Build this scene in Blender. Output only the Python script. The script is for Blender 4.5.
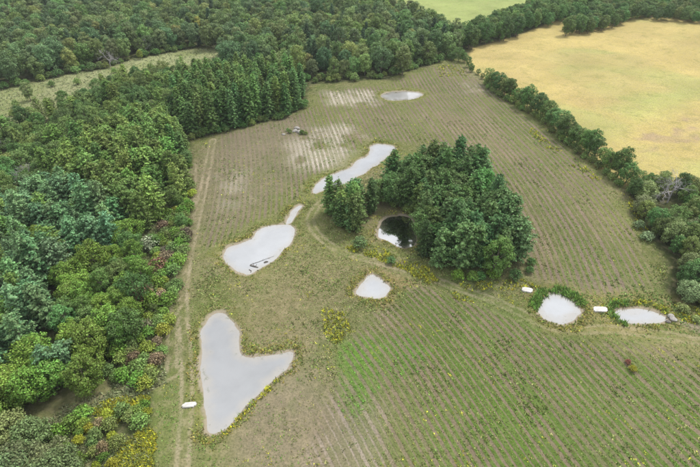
import bpy, math, random
import numpy as np
from mathutils import Vector

# ------------------------------------------------------------------ scene, camera, sky, sun, exposure
scene = bpy.context.scene
for o in list(bpy.data.objects):
    bpy.data.objects.remove(o)
COL = scene.collection
random.seed(11)
RNG = np.random.default_rng(11)

CAM_H, PITCH, LENS = 80.0, math.radians(37.0), 24.0
cam = bpy.data.cameras.new('camera')
cam.lens, cam.sensor_width, cam.clip_start, cam.clip_end = LENS, 36.0, 0.5, 20000
cam_ob = bpy.data.objects.new('camera', cam)
cam_ob.location = (0, 0, CAM_H)
cam_ob.rotation_euler = (math.pi / 2 - PITCH, 0, 0)
COL.objects.link(cam_ob)
scene.camera = cam_ob

SUN_EL, SUN_AZ = math.radians(58), math.radians(50)      # azimuth clockwise from +Y
world = bpy.data.worlds.new('World')
scene.world = world
world.use_nodes = True
wn, wl = world.node_tree.nodes, world.node_tree.links
bg = wn['Background']
sky = wn.new('ShaderNodeTexSky')
sky.sky_type = 'NISHITA'
sky.sun_disc = False
sky.sun_elevation, sky.sun_rotation = SUN_EL, SUN_AZ
sky.air_density, sky.dust_density = 1.0, 2.0
wtc = wn.new('ShaderNodeTexCoord')
cl = wn.new('ShaderNodeTexNoise')                           # broken overcast
cl.inputs['Scale'].default_value = 2.2
cl.inputs['Detail'].default_value = 6
wl.new(wtc.outputs['Generated'], cl.inputs['Vector'])
cr = wn.new('ShaderNodeMapRange')
cr.inputs['From Min'].default_value, cr.inputs['From Max'].default_value = 0.3, 0.6
cr.inputs['To Min'].default_value, cr.inputs['To Max'].default_value = 0.75, 0.97
wl.new(cl.outputs['Fac'], cr.inputs['Value'])
wm = wn.new('ShaderNodeMix')
wm.data_type = 'RGBA'
wl.new(cr.outputs['Result'], wm.inputs['Factor'])
wl.new(sky.outputs['Color'], wm.inputs[6])
sep = wn.new('ShaderNodeSeparateXYZ')
wl.new(wtc.outputs['Generated'], sep.inputs[0])
zr = wn.new('ShaderNodeMapRange')                           # overcast cloud: zenith about three times the horizon
zr.inputs['From Min'].default_value, zr.inputs['From Max'].default_value = 0.0, 1.0
zr.inputs['To Min'].default_value, zr.inputs['To Max'].default_value = 0.42, 1.25
wl.new(sep.outputs['Z'], zr.inputs['Value'])
cm = wn.new('ShaderNodeMix')
cm.data_type, cm.blend_type = 'RGBA', 'MULTIPLY'
cm.inputs['Factor'].default_value = 1
cm.inputs[6].default_value = (10.4, 10.6, 10.9, 1)
wl.new(zr.outputs['Result'], cm.inputs[7])
wl.new(cm.outputs[2], wm.inputs[7])
wl.new(wm.outputs[2], bg.inputs['Color'])
bg.inputs['Strength'].default_value = 0.07

sun = bpy.data.lights.new('sun', 'SUN')
sun.energy, sun.angle, sun.color = 2.0, math.radians(12), (1.0, 0.95, 0.87)
sun_ob = bpy.data.objects.new('sun', sun)
d = Vector((math.sin(SUN_AZ) * math.cos(SUN_EL), math.cos(SUN_AZ) * math.cos(SUN_EL), math.sin(SUN_EL)))
sun_ob.rotation_euler = d.to_track_quat('Z', 'Y').to_euler()
sun_ob.location = (0, 0, 200)
COL.objects.link(sun_ob)

scene.view_settings.view_transform = 'Standard'
scene.view_settings.look = 'None'
scene.view_settings.gamma = 1
scene.view_settings.use_curve_mapping = False
scene.view_settings.exposure = 1.02

# ------------------------------------------------------------------ survey: map points of the place on the ground plane
CP, SP, F = math.cos(PITCH), math.sin(PITCH), LENS / 36 * 700
def G(p):
    a, b = (p[0] - 350) / F, (233.5 - p[1]) / F
    t = CAM_H / (SP - b * CP)
    return (a * t, (CP + b * SP) * t)
def GP(pts):
    return np.array([G(p) for p in pts])
def to_px(x, y, z=0.0):
    dz = z - CAM_H
    f = y * CP - dz * SP
    u = y * SP + dz * CP
    return 350 + F * x / f, 233.5 - F * u / f

def hash2(ix, iy, s):
    n = np.sin(ix * 127.1 + iy * 311.7 + s * 74.7) * 43758.5453
    return n - np.floor(n)
def vnoise(x, y, s=0):
    ix, iy = np.floor(x), np.floor(y)
    fx, fy = x - ix, y - iy
    fx, fy = fx * fx * (3 - 2 * fx), fy * fy * (3 - 2 * fy)
    a, b = hash2(ix, iy, s), hash2(ix + 1, iy, s)
    c, d_ = hash2(ix, iy + 1, s), hash2(ix + 1, iy + 1, s)
    return (a * (1 - fx) + b * fx) * (1 - fy) + (c * (1 - fx) + d_ * fx) * fy
def fbm(x, y, sc, s=0, o=3):
    v, a, t = 0, 1, 0
    for k in range(o):
        v = v + a * vnoise(x / sc * 2 ** k, y / sc * 2 ** k, s + k)
        t += a
        a *= 0.5
    return v / t
def smooth(v, a, b):
    t = np.clip((v - a) / (b - a), 0, 1)
    return t * t * (3 - 2 * t)
def sdf(poly, x, y):
    d2 = np.full(x.shape, 1e18)
    ins = np.zeros(x.shape, bool)
    n = len(poly)
    for i in range(n):
        ax, ay = poly[i]
        bx, by = poly[(i + 1) % n]
        ex, ey = bx - ax, by - ay
        wx, wy = x - ax, y - ay
        h = np.clip((wx * ex + wy * ey) / (ex * ex + ey * ey + 1e-12), 0, 1)
        d2 = np.minimum(d2, (wx - ex * h) ** 2 + (wy - ey * h) ** 2)
        if ay != by:
            c = ((ay > y) != (by > y)) & (x < (bx - ax) * (y - ay) / (by - ay) + ax)
            ins ^= c
    return np.where(ins, -1, 1) * np.sqrt(d2)
def linedist(pts, x, y):
    d2 = np.full(x.shape, 1e18)
    for (ax, ay), (bx, by) in zip(pts[:-1], pts[1:]):
        ex, ey = bx - ax, by - ay
        wx, wy = x - ax, y - ay
        h = np.clip((wx * ex + wy * ey) / (ex * ex + ey * ey + 1e-12), 0, 1)
        d2 = np.minimum(d2, (wx - ex * h) ** 2 + (wy - ey * h) ** 2)
    return np.sqrt(d2)
def chaikin(p, n=2, closed=True):
    p = np.array(p, float)
    for _ in range(n):
        q = np.roll(p, -1, 0) if closed else p[1:]
        a = p if closed else p[:-1]
        r = np.empty((len(a) * 2, 2))
        r[0::2], r[1::2] = a * .75 + q * .25, a * .25 + q * .75
        if not closed:
            r = np.vstack([p[:1], r, p[-1:]])
        p = r
    return p

# ponds (outlines on the ground)
POND_PX = {
 'heart': [(203,324),(212,315),(223,311),(232,316),(238,329),(241,343),(242,353),(248,356),(262,354),(280,350),(291,348),(294,354),(288,366),(272,380),(255,395),(243,406),(232,419),(225,429),(216,435),(209,430),(206,418),(204,400),(203,380),(201,360),(200,340)],
 'mid': [(221,253),(228,246),(241,242),(254,237),(259,229),(270,224.5),(283,223),(292,225),(295,231),(293,240),(285,248),(273,258),(260,267),(249,275.5),(241,273),(232,267),(225,261)],
 'link': [(284,223),(288,214),(295,207.5),(302,203.5),(305,205.5),(300,210),(294,218),(289,223)],
 'upper': [(311,188),(318,180),(337,171),(351,166),(358,158.5),(370,153.5),(368,145),(379,142),(395,144.5),(393,152),(383,161),(368,170),(355,178),(343,183.5),(324,188.5),(313,193)],
 'wood': [(377,233),(380,223),(388,216),(401,214),(412,218),(416,230),(417,243),(401,246),(388,241),(378,236)],
 'small': [(368,273),(362,282),(355,293),(373,300),(384,296),(392,289),(383,280),(376,274)],
 'round': [(554,291),(544,298),(538,309),(541,315),(553,321),(571,324),(577,317),(581,310),(575,301),(567,296)],
 'right': [(615,308),(628,306),(647,307),(662,313),(669,319),(663,323),(646,323),(626,322),(618,316)],
 'far': [(381,95),(388,92),(396,90.5),(410,90),(419,91.5),(423,94.5),(414,98),(403,100),(392,100),(386,98)],
}
PONDS = {k: chaikin(GP(v), 2) for k, v in POND_PX.items()}
WATER_Z = -0.4
def ponddist(x, y):
    dd = np.full(np.shape(x), 1e9)
    wx = x + 2.4 * (fbm(x, y, 5.0, 31, 4) - .5)
    wy = y + 2.4 * (fbm(x, y, 5.0, 37, 4) - .5)
    for p in PONDS.values():
        dd = np.minimum(dd, sdf(p, wx, wy))
    return dd
def height(x, y, pd=None):
    x, y = np.asarray(x, float), np.asarray(y, float)
    if pd is None:
        pd = ponddist(x, y)
    und = 1.4 * (fbm(x, y, 60., 3) - .5) + .35 * (fbm(x, y, 9., 5) - .5)
    und = und * smooth(pd, 1.5, 18)
    return und + WATER_Z + np.clip(pd * .32, -1.3, .4)

# ------------------------------------------------------------------ helpers
def tag(o, label=None, cat=None, group=None, kind=None):
    for k, v in (('label', label), ('category', cat), ('group', group), ('kind', kind)):
        if v:
            o[k] = v
    return o
def mesh_np(name, verts, faces, mats=(), smooth_=False):
    """faces: (n,3) or (n,4) array"""
    me = bpy.data.meshes.new(name)
    faces = np.asarray(faces, np.int32)
    nf, k = faces.shape
    me.vertices.add(len(verts))
    me.vertices.foreach_set('co', np.asarray(verts, np.float32).ravel())
    me.loops.add(nf * k)
    me.loops.foreach_set('vertex_index', faces.ravel())
    me.polygons.add(nf)
    me.polygons.foreach_set('loop_start', np.arange(0, nf * k, k, dtype=np.int32))
    me.polygons.foreach_set('loop_total', np.full(nf, k, np.int32))
    if smooth_:
        me.polygons.foreach_set('use_smooth', np.ones(nf, bool))
    for m in mats:
        me.materials.append(m)
    me.update(calc_edges=True)
    return me
def link(name, me, parent=None):
    o = bpy.data.objects.new(name, me)
    COL.objects.link(o)
    if parent is not None:
        o.parent = parent
    return o
def fattr(me, name, arr):
    a = me.attributes.new(name, 'FLOAT', 'POINT')
    a.data.foreach_set('value', np.asarray(arr, np.float32))
def cattr(me, name, rgb):
    a = me.attributes.new(name, 'FLOAT_COLOR', 'POINT')
    c = np.ones((len(rgb), 4), np.float32)
    c[:, :3] = rgb
    a.data.foreach_set('color', c.ravel())

# ------------------------------------------------------------------ materials
def newmat(name):
    m = bpy.data.materials.new(name)
    m.use_nodes = True
    return m, m.node_tree.nodes, m.node_tree.links, m.node_tree.nodes['Principled BSDF']
def mathn(n, l, op, a, b=None, c=None):
    nd = n.new('ShaderNodeMath')
    nd.operation = op
    for i, v in enumerate((a, b, c)):
        if v is None:
            continue
        if isinstance(v, (int, float)):
            nd.inputs[i].default_value = v
        else:
            l.new(v, nd.inputs[i])
    return nd.outputs[0]
def mixc(n, l, fac, a, b, blend='MIX'):
    nd = n.new('ShaderNodeMix')
    nd.data_type = 'RGBA'
    nd.blend_type = blend
    for sock, v in ((nd.inputs['Factor'], fac), (nd.inputs[6], a), (nd.inputs[7], b)):
        if isinstance(v, (int, float)):
            sock.default_value = v
        elif isinstance(v, tuple):
            sock.default_value = (*v, 1)
        else:
            l.new(v, sock)
    return nd.outputs[2]
def noise(n, l, vec, scale, detail=4, rough=.55, dist=0.):
    nd = n.new('ShaderNodeTexNoise')
    nd.inputs['Scale'].default_value = scale
    nd.inputs['Detail'].default_value = detail
    nd.inputs['Roughness'].default_value = rough
    nd.inputs['Distortion'].default_value = dist
    l.new(vec, nd.inputs['Vector'])
    return nd.outputs['Fac']
def remap(n, l, v, a, b, c=0., d_=1., sm=True):
    nd = n.new('ShaderNodeMapRange')
    nd.interpolation_type = 'SMOOTHSTEP' if sm else 'LINEAR'
    l.new(v, nd.inputs['Value'])
    for k, x in zip(('From Min', 'From Max', 'To Min', 'To Max'), (a, b, c, d_)):
        nd.inputs[k].default_value = x
    return nd.outputs['Result']
def attr(n, name):
    a = n.new('ShaderNodeAttribute')
    a.attribute_name = name
    return a

def ground_material():
    m, n, l, b = newmat('ground_cover')
    pos = n.new('ShaderNodeNewGeometry').outputs['Position']
    veg, soil = attr(n, 'veg').outputs['Color'], attr(n, 'soil').outputs['Color']
    row, rmask = attr(n, 'row').outputs['Fac'], attr(n, 'rowmask').outputs['Fac']
    td, pd = attr(n, 'track').outputs['Fac'], attr(n, 'pond').outputs['Fac']
    tmask = attr(n, 'trackmask').outputs['Fac']
    n1 = noise(n, l, pos, .55, 5, .65)
    n2 = noise(n, l, pos, 2.6, 3, .6)
    n3 = noise(n, l, pos, .07, 4, .6)
    # planted rows: bare strip against weedy strip
    ph = mathn(n, l, 'ADD', row, mathn(n, l, 'MULTIPLY', mathn(n, l, 'SUBTRACT', n1, .5), .28))
    s = mathn(n, l, 'SINE', mathn(n, l, 'MULTIPLY', ph, 2 * math.pi))
    s = mathn(n, l, 'ADD', s, mathn(n, l, 'MULTIPLY', mathn(n, l, 'SUBTRACT', n2, .5), .5))
    s = mathn(n, l, 'ADD', s, mathn(n, l, 'MULTIPLY', mathn(n, l, 'SUBTRACT', n3, .5), .9))
    wh = n.new('ShaderNodeTexWhiteNoise')
    wh.noise_dimensions = '1D'
    l.new(mathn(n, l, 'FLOOR', mathn(n, l, 'ADD', row, .25)), wh.inputs['W'])
    s = mathn(n, l, 'ADD', s, mathn(n, l, 'MULTIPLY_ADD', wh.outputs['Value'], 1.3, -.75))
    s = mathn(n, l, 'ADD', s, mathn(n, l, 'MULTIPLY_ADD', noise(n, l, pos, .22, 3, .6), 1.1, -.55))
    strip = mathn(n, l, 'MULTIPLY', remap(n, l, s, -.3, .5), rmask)
    col = mixc(n, l, strip, veg, soil)
    # patchy growth
    straw = mixc(n, l, .6, veg, (.31, .255, .16))
    col = mixc(n, l, mathn(n, l, 'MULTIPLY', remap(n, l, n1, .45, .64, 0, .5), mathn(n, l, 'MULTIPLY_ADD', rmask, -.65, 1.)), col, straw)
    n4 = noise(n, l, pos, .16, 5, .7, .6)
    lush = mixc(n, l, .65, veg, (.085, .125, .03))
    col = mixc(n, l, remap(n, l, n4, .5, .66, 0, .4), col, lush)
    col = mixc(n, l, remap(n, l, n2, .32, .62, .42, 0), col, (.04, .05, .02))
    # wheel tracks: two worn ruts, grass between
    tn = mathn(n, l, 'ADD', td, mathn(n, l, 'MULTIPLY', mathn(n, l, 'SUBTRACT', n1, .5), 1.1))
    rut = remap(n, l, mathn(n, l, 'ABSOLUTE', mathn(n, l, 'SUBTRACT', tn, 1.0)), .15, .65, 1, 0)
    rut = mathn(n, l, 'MULTIPLY', rut, mathn(n, l, 'MULTIPLY', tmask, mathn(n, l, 'MULTIPLY', remap(n, l, n2, .25, .6, .15, .68), remap(n, l, noise(n, l, pos, .09, 3, .6), .35, .6, .35, 1))))
    col = mixc(n, l, rut, col, (.30, .25, .18))
    # muddy pond margin
    pn = mathn(n, l, 'ADD', pd, mathn(n, l, 'MULTIPLY', mathn(n, l, 'SUBTRACT', n4, .5), 3.5))
    col = mixc(n, l, remap(n, l, pn, .1, 1.1, .9, 0), col, (.25, .215, .165))
    l.new(col, b.inputs['Base Color'])
    b.inputs['Roughness'].default_value = .95
    b.inputs['Specular IOR Level'].default_value = .1
    bp = n.new('ShaderNodeBump')
    bp.inputs['Strength'].default_value = .7
    bp.inputs['Distance'].default_value = .35
    hh = mathn(n, l, 'SUBTRACT', mathn(n, l, 'ADD', mathn(n, l, 'MULTIPLY', n2, .6), n1), mathn(n, l, 'MULTIPLY', strip, .35))
    l.new(hh, bp.inputs['Height'])
    l.new(bp.outputs['Normal'], b.inputs['Normal'])
    return m
def water_material(name, col, gloss, mud=(.22, .20, .165)):
    m, n, l, b = newmat(name)
    pos = n.new('ShaderNodeNewGeometry').outputs['Position']
    pd = attr(n, 'pond').outputs['Fac']
    v = noise(n, l, pos, .06, 5, .6, .2)
    col_ = mixc(n, l, remap(n, l, v, .3, .7), tuple(c * .78 for c in col), tuple(c * 1.18 for c in col))
    e = mathn(n, l, 'ADD', pd, mathn(n, l, 'MULTIPLY_ADD', noise(n, l, pos, .3, 5, .65), 4.4, -2.2))
    col_ = mixc(n, l, remap(n, l, e, -2.6, .2, 0, .85), col_, mud)
    weed = mathn(n, l, 'MULTIPLY', remap(n, l, noise(n, l, pos, .9, 4, .7), .56, .68, 0, .8), remap(n, l, e, -1.6, -.2))
    col_ = mixc(n, l, weed, col_, (.07, .08, .03))
    l.new(col_, b.inputs['Base Color'])
    b.inputs['Roughness'].default_value = .6
    b.inputs['Specular IOR Level'].default_value = 0
    g = n.new('ShaderNodeBsdfGlossy')
    g.inputs['Roughness'].default_value = .04
    bp = n.new('ShaderNodeBump')
    bp.inputs['Strength'].default_value = .07
    bp.inputs['Distance'].default_value = .06
    l.new(noise(n, l, pos, 1.6, 3), bp.inputs['Height'])
    l.new(bp.outputs['Normal'], g.inputs['Normal'])
    mx = n.new('ShaderNodeMixShader')
    l.new(remap(n, l, noise(n, l, pos, .05, 3, .5, .2), .3, .7, gloss * .8, gloss * 1.2), mx.inputs['Fac'])
    l.new(b.outputs['BSDF'], mx.inputs[1])
    l.new(g.outputs['BSDF'], mx.inputs[2])
    l.new(mx.outputs['Shader'], n['Material Output'].inputs['Surface'])
    return m
def leaf_material(name, source='object', transl=.24):
    m, n, l, b = newmat(name)
    if source == 'object':
        oi = n.new('ShaderNodeObjectInfo')
        it = n.new('ShaderNodeAttribute')
        it.attribute_type = 'INSTANCER'
        it.attribute_name = 'tint'
        has = mathn(n, l, 'GREATER_THAN', it.outputs['Fac'], .001)
        c, orand = mixc(n, l, has, oi.outputs['Color'], it.outputs['Color']), oi.outputs['Random']
    else:
        c, orand = attr(n, 'col').outputs['Color'], None
    isl = n.new('ShaderNodeNewGeometry').outputs['Random Per Island']
    hs = n.new('ShaderNodeHueSaturation')
    hue = mathn(n, l, 'MULTIPLY_ADD', isl, .035, .4825)
    val = mathn(n, l, 'MULTIPLY_ADD', mathn(n, l, 'POWER', isl, 1.6), 1.35, .55)
    if orand is not None:
        hue = mathn(n, l, 'ADD', hue, mathn(n, l, 'MULTIPLY_ADD', orand, .02, -.01))
        val = mathn(n, l, 'MULTIPLY', val, mathn(n, l, 'MULTIPLY_ADD', orand, .16, .92))
    l.new(hue, hs.inputs['Hue'])
    l.new(val, hs.inputs['Value'])
    l.new(mixc(n, l, 1., c, (1.02, 1.09, .96), 'MULTIPLY') if source == 'object' else c, hs.inputs['Color'])
    l.new(hs.outputs['Color'], b.inputs['Base Color'])
    b.inputs['Roughness'].default_value = .6
    b.inputs['Specular IOR Level'].default_value = .25
    t = n.new('ShaderNodeBsdfTranslucent')
    l.new(hs.outputs['Color'], t.inputs['Color'])
    mx = n.new('ShaderNodeMixShader')
    mx.inputs['Fac'].default_value = transl
    l.new(b.outputs['BSDF'], mx.inputs[1])
    l.new(t.outputs['BSDF'], mx.inputs[2])
    l.new(mx.outputs['Shader'], n['Material Output'].inputs['Surface'])
    return m
def plain_material(name, c1, c2, scale=3., rough=.85, bump=.4):
    m, n, l, b = newmat(name)
    co = n.new('ShaderNodeTexCoord').outputs['Object']
    v = noise(n, l, co, scale, 5, .65)
    l.new(mixc(n, l, remap(n, l, v, .3, .7), c1, c2), b.inputs['Base Color'])
    b.inputs['Roughness'].default_value = rough
    bp = n.new('ShaderNodeBump')
    bp.inputs['Strength'].default_value = bump
    bp.inputs['Distance'].default_value = .05
    l.new(v, bp.inputs['Height'])
    l.new(bp.outputs['Normal'], b.inputs['Normal'])
    return m

M_GROUND = ground_material()
M_TURBID = water_material('turbid_pond_water', (.150, .156, .163), .24)
M_MILKY = water_material('milky_pond_water', (.240, .252, .268), .40)
M_CLEAR = water_material('dark_pond_water', (.012, .016, .008), .72)
M_MIRROR = water_material('still_pond_water', (.33, .33, .33), .36)
M_LEAF = leaf_material('foliage')
M_WEED = leaf_material('weeds', 'attr', .2)
M_BARK = plain_material('bark', (.10, .085, .065), (.20, .17, .14), 2.5)
M_GREYBARK = plain_material('weathered_dead_wood', (.30, .28, .29), (.46, .44, .45), 2.5)
M_CONCRETE = plain_material('pale_concrete', (.34, .33, .31), (.52, .51, .49), 1.4, .8, .15)
M_STONE = plain_material('pale_fieldstone', (.18, .17, .155), (.34, .325, .305), 1.8, .9, .6)
M_WETWOOD = plain_material('wet_wood', (.06, .055, .05), (.15, .135, .12), 3.)

# ------------------------------------------------------------------ rows of the planted fields (scalar field, one unit per row)
def row_field(lines, spacing, deg=3, wt=7.):
    P, T = [], []
    for ln in lines:
        g = GP(ln)
        for a, b in zip(g[:-1], g[1:]):
            for t in (.15, .5, .85):
                P.append(a * (1 - t) + b * t)
                e = (b - a)
                e = e / np.linalg.norm(e)
                T.append(e if e[1] < 0 else -e)
    P, T = np.array(P), np.array(T)
    c, s = P.mean(0), 100.0
    ex = [(i, j) for i in range(deg + 1) for j in range(deg + 1 - i) if i + j > 0]
    q = (P - c) / s
    gx = np.stack([i * q[:, 0] ** max(i - 1, 0) * q[:, 1] ** j if i else 0 * q[:, 0] for i, j in ex], 1)
    gy = np.stack([j * q[:, 0] ** i * q[:, 1] ** max(j - 1, 0) if j else 0 * q[:, 0] for i, j in ex], 1)
    N = np.stack([-T[:, 1], T[:, 0]], 1)
    A = np.vstack([wt * (gx * T[:, :1] + gy * T[:, 1:]), gx * N[:, :1] + gy * N[:, 1:], .05 * np.eye(len(ex))])
    B = np.concatenate([np.zeros(len(P)), np.ones(len(P)), np.zeros(len(ex))])
    k = np.linalg.lstsq(A, B, rcond=None)[0]
    def f(x, y):
        qx, qy = (x - c[0]) / s, (y - c[1]) / s
        return sum(kk * qx ** i * qy ** j for kk, (i, j) in zip(k, ex)) * s / spacing
    return f
ROW_UP = row_field([[(204,143),(196,209)],[(235,180),(232,206)],[(292,141),(296,162)],[(311,131),(320,156)],[(385,104),(399,126)],
    [(441,104.6),(461,127.6)],[(486,160),(504,188),(525,225),(542,270)],[(549,167),(580,205),(604,239)],[(590,188),(621,229),(645,270)],
    [(500,112),(545,160),(600,215)]], 1.65)
ROW_LO = row_field([[(400,312),(443,370),(486,447)],[(464,310),(529,374),(584,460)],[(563,344),(623,395),(696,460)],[(613,343),(660,399)],
    [(363,351),(382,378)],[(364,396),(396,440)],[(328,416),(348,456)],[(420,290),(470,340)]], 1.38, 3, 3.)

F_UP = GP([(206,138),(250,127),(290,118),(312,106),(318,92),(350,88),(385,84),(440,66),(462,64),(478,80),(540,126),(600,175),(632,225),(652,268),(655,292),(600,296),(545,286),(530,272),(522,240),(505,205),(480,172),(440,152),(400,140),(372,140),(352,158),(315,180),(290,205),(262,222),(225,240),(200,255),(190,230),(200,180)])
F_LO = GP([(395,284),(432,286),(470,298),(530,322),(580,336),(625,334),(672,342),(720,360),(800,470),(760,560),(330,560),(300,470),(310,415),(318,395),(345,365),(352,335),(372,310)])
ALLFIELD = GP([(206,136),(250,126),(290,117),(309,106),(310,86),(350,82),(385,80),(436,64),(460,58),(470,70),(540,121),(600,172),(626,192),(640,228),(656,245),(668,262),(664,287),(675,303),(720,310),(860,330),(900,560),(150,560),(152,440),(160,400),(166,370),(162,345),(170,310),(178,275),(186,235),(191,195),(192,160),(190,140)])
HAY = GP([(466,66),(472,49),(520,35),(566,17),(580,20),(600,26),(638,14),(700,18),(800,22),(860,80),(830,200),(700,182),(650,178),(622,188),(600,170),(540,121)])
LIGHTF = GP([(394,-25),(397,4),(432,26),(455,42),(490,31),(540,9),(590,-12),(610,-30)])
MEADOW = GP([(-90,96),(0,91),(31,84),(68,74),(106,70),(137,59),(192,49),(236,46),(240,62),(200,78),(150,86),(110,100),(70,118),(0,148),(-90,185)])
CLEARING = GP([(62,186),(58,172),(72,163),(82,168),(78,182)])
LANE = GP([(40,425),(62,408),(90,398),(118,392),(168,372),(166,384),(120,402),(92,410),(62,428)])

TRACKS = [
 (GP([(213,140),(206,175),(198,210),(189,250),(182,290),(184,330),(187,370),(187,405),(184,440),(178,520)]), 1.0),
 (GP([(193,165),(191,200),(186,240),(178,285),(173,320),(172,350),(172,370)]), .9),
 (GP([(330,196),(316,206),(308,222),(322,240),(346,254),(380,262),(410,270),(440,281),(480,294),(520,312),(548,327),(580,331),(604,328),(660,334),(720,345)]), .6),
 (GP([(60,418),(92,404),(120,396),(150,386),(176,372)]), .6),
]

# ------------------------------------------------------------------ ground: one net of faces out to the horizon, cut into its fields
def axis(bands):
    out = [bands[0][0]]
    for a, b, st in bands:
        k = max(1, int(round((b - a) / st)))
        out += list(a + (b - a) * (np.arange(k) + 1) / k)
    return np.array(out)
gx = axis([(-6000,-1500,900),(-1500,-420,90),(-420,-150,4),(-150,-95,1.6),(-95,150,.9),(150,260,1.6),(260,420,4),(420,1500,90),(1500,6000,900)])
gy = axis([(-3000,-300,450),(-300,0,50),(0,30,5),(30,205,.9),(205,300,1.3),(300,520,3),(520,1000,60),(1000,9000,800)])
X, Y = np.meshgrid(gx, gy)
nx, ny = len(gx), len(gy)
X, Y = X.ravel(), Y.ravel()
PD = ponddist(X, Y)
Z = height(X, Y, PD)
far = np.maximum(np.abs(X), np.abs(Y))
Z = np.where(far > 600, -.5, Z)

wx = X + 5 * (fbm(X, Y, 9., 11) - .5)
wy = Y + 5 * (fbm(X, Y, 9., 13) - .5)
veg = np.tile(np.array([.045, .055, .02]), (len(X), 1))              # woodland floor
soil = veg * 1.0
def paint(poly_px, c, feather=3., amt=1., target='veg', warp=True, brk=None, poly=None):
    p = GP(poly_px) if poly is None else poly
    dd = sdf(p, wx if warp else X, wy if warp else Y)
    w = amt * (1 - smooth(dd, -feather, feather))
    if brk:
        w = w * smooth(fbm(X, Y, brk[0], brk[1]), brk[2], brk[3])
    arr = veg if target == 'veg' else soil
    arr += (np.array(c) - arr) * w[:, None]
    return w
# fields
paint(None, (.138, .150, .052), 1.5, poly=ALLFIELD)
paint(None, (.180, .138, .108), 1.5, target='soil', poly=ALLFIELD)
paint(None, (.405, .325, .125), 1.2, poly=HAY, warp=False)
paint(None, (.29, .30, .105), 6, .7, poly=HAY, brk=(45., 51, .5, .68))
paint(None, (.40, .315, .135), 6, .55, poly=HAY, brk=(30., 57, .52, .7))
hw = (1 - smooth(sdf(HAY, X, Y), -2, 2)) * .35 * smooth(fbm((X * .8 + Y * .6) / 5, (Y * .8 - X * .6), 6., 59), .45, .7)
veg += (np.array((.33, .275, .10)) - veg) * hw[:, None]
for pp in ([(636,140),(655,128),(700,112),(700,128),(660,142)], [(640,152),(670,140),(700,135),(720,150),(680,156)]):
    paint(pp, (.29, .21, .14), 3, .75, brk=(7., 61, .42, .6))
paint([(600,108),(640,96),(690,90),(690,105),(640,122)], (.30, .33, .11), 8, .6)
paint(None, (.25, .30, .10), 2, poly=LIGHTF)
paint(None, (.215, .235, .115), 2, poly=MEADOW)
paint(None, (.16, .19, .07), 5, .8, poly=MEADOW, brk=(14., 67, .48, .66))
paint(None, (.22, .18, .11), 1.5, poly=CLEARING)
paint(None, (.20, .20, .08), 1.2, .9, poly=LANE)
paint([(60,440),(92,412),(150,394),(165,372),(160,345),(192,160),(130,235),(140,330),(110,392),(70,430),(70,510),(150,510),(152,440)], (.12, .14, .055), 3, .9)
paint([(20,408),(50,390),(110,380),(118,396),(70,420),(30,424)], (.17, .17, .075), 3, .9)  # floor above the lane, colour lightened to offset the tree shade
paint([(-60,440),(40,425),(75,408),(92,412),(70,440),(75,520),(-60,560)], (.12, .14, .055), 3, .9)
# growth inside the planted land
paint(None, (.225, .180, .125), 1.5, .5, poly=ALLFIELD, brk=(17., 141, .5, .66))
paint(None, (.085, .120, .032), 1.5, .45, poly=ALLFIELD, brk=(13., 147, .52, .66))
green = (.115, .145, .040)
paint([(196,160),(206,160),(198,230),(190,300),(194,400),(190,520),(166,520),(174,440),(176,380),(170,350),(172,310),(184,240),(191,200)], (.205, .178, .105), 2.5, .7)
paint([(170,310),(200,300),(240,300),(200,320),(198,440),(150,467),(160,400)], green, 4, .7)
paint([(400,290),(470,300),(600,340),(760,380),(760,560),(500,560),(430,400)], (.082, .138, .024), 8, .88)
paint([(400,290),(470,300),(600,340),(760,380),(760,560),(400,560),(360,450),(345,365)], (.175, .135, .095), 8, .8, 'soil')
paint([(340,300),(420,340),(440,400),(420,470),(300,520),(310,410),(345,365)], (.135, .150, .052), 6, .6)
paint([(345,345),(400,335),(432,352),(420,372),(372,390),(352,415),(342,400)], (.100, .200, .028), 3.5, .9, brk=(9., 151, .2, .5))
paint([(345,345),(400,335),(432,352),(420,372),(372,390),(352,415),(342,400)], (.15, .13, .085), 2, .8, 'soil')
paint([(400,400),(500,360),(560,400),(560,470),(420,470)], (.085, .150, .024), 9, .6)
paint([(480,150),(540,170),(600,225),(640,280),(560,285),(530,230)], (.120, .140, .045), 6, .8)
paint([(330,108),(470,95),(520,130),(560,165),(480,150),(400,130)], (.140, .150, .055), 6, .7)
paint([(560,150),(612,182),(640,240),(655,280),(640,280),(610,230)], (.17, .18, .06), 2.5, .6)
paint([(216,135),(300,115),(312,128),(285,150),(210,180)], (.165, .142, .095), 5, .8)
paint([(196,150),(300,118),(312,130),(300,175),(240,225),(195,240)], (.165, .145, .095), 7, .7)
# green-gold fringes of the ponds and the channel
fr = (1 - smooth(PD, .4, 4.5)) * smooth(PD, -.3, .5)
fr = fr * (.35 + .65 * smooth(fbm(X, Y, 8., 71), .3, .6))
veg += (np.array((.165, .160, .045)) - veg) * (.65 * fr)[:, None]
paint([(290,198),(312,186),(335,172),(360,150),(372,138),(355,150),(330,166),(300,182),(262,215),(225,236),(262,222)], (.15, .17, .05), 2, .7)
paint([(300,240),(330,255),(362,262),(350,300),(300,330),(262,340),(250,300),(270,270)], (.21, .175, .10), 8, .75)
paint([(520,290),(560,283),(620,292),(690,300),(700,330),(600,335),(540,332)], (.22, .185, .075), 3, .7)
paint([(600,345),(700,338),(760,360),(700,360)], (.24, .20, .10), 3, .7)
paint([(362,268),(400,275),(430,283),(400,292),(395,302),(380,306)], (.24, .18, .085), 2, .75)
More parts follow.
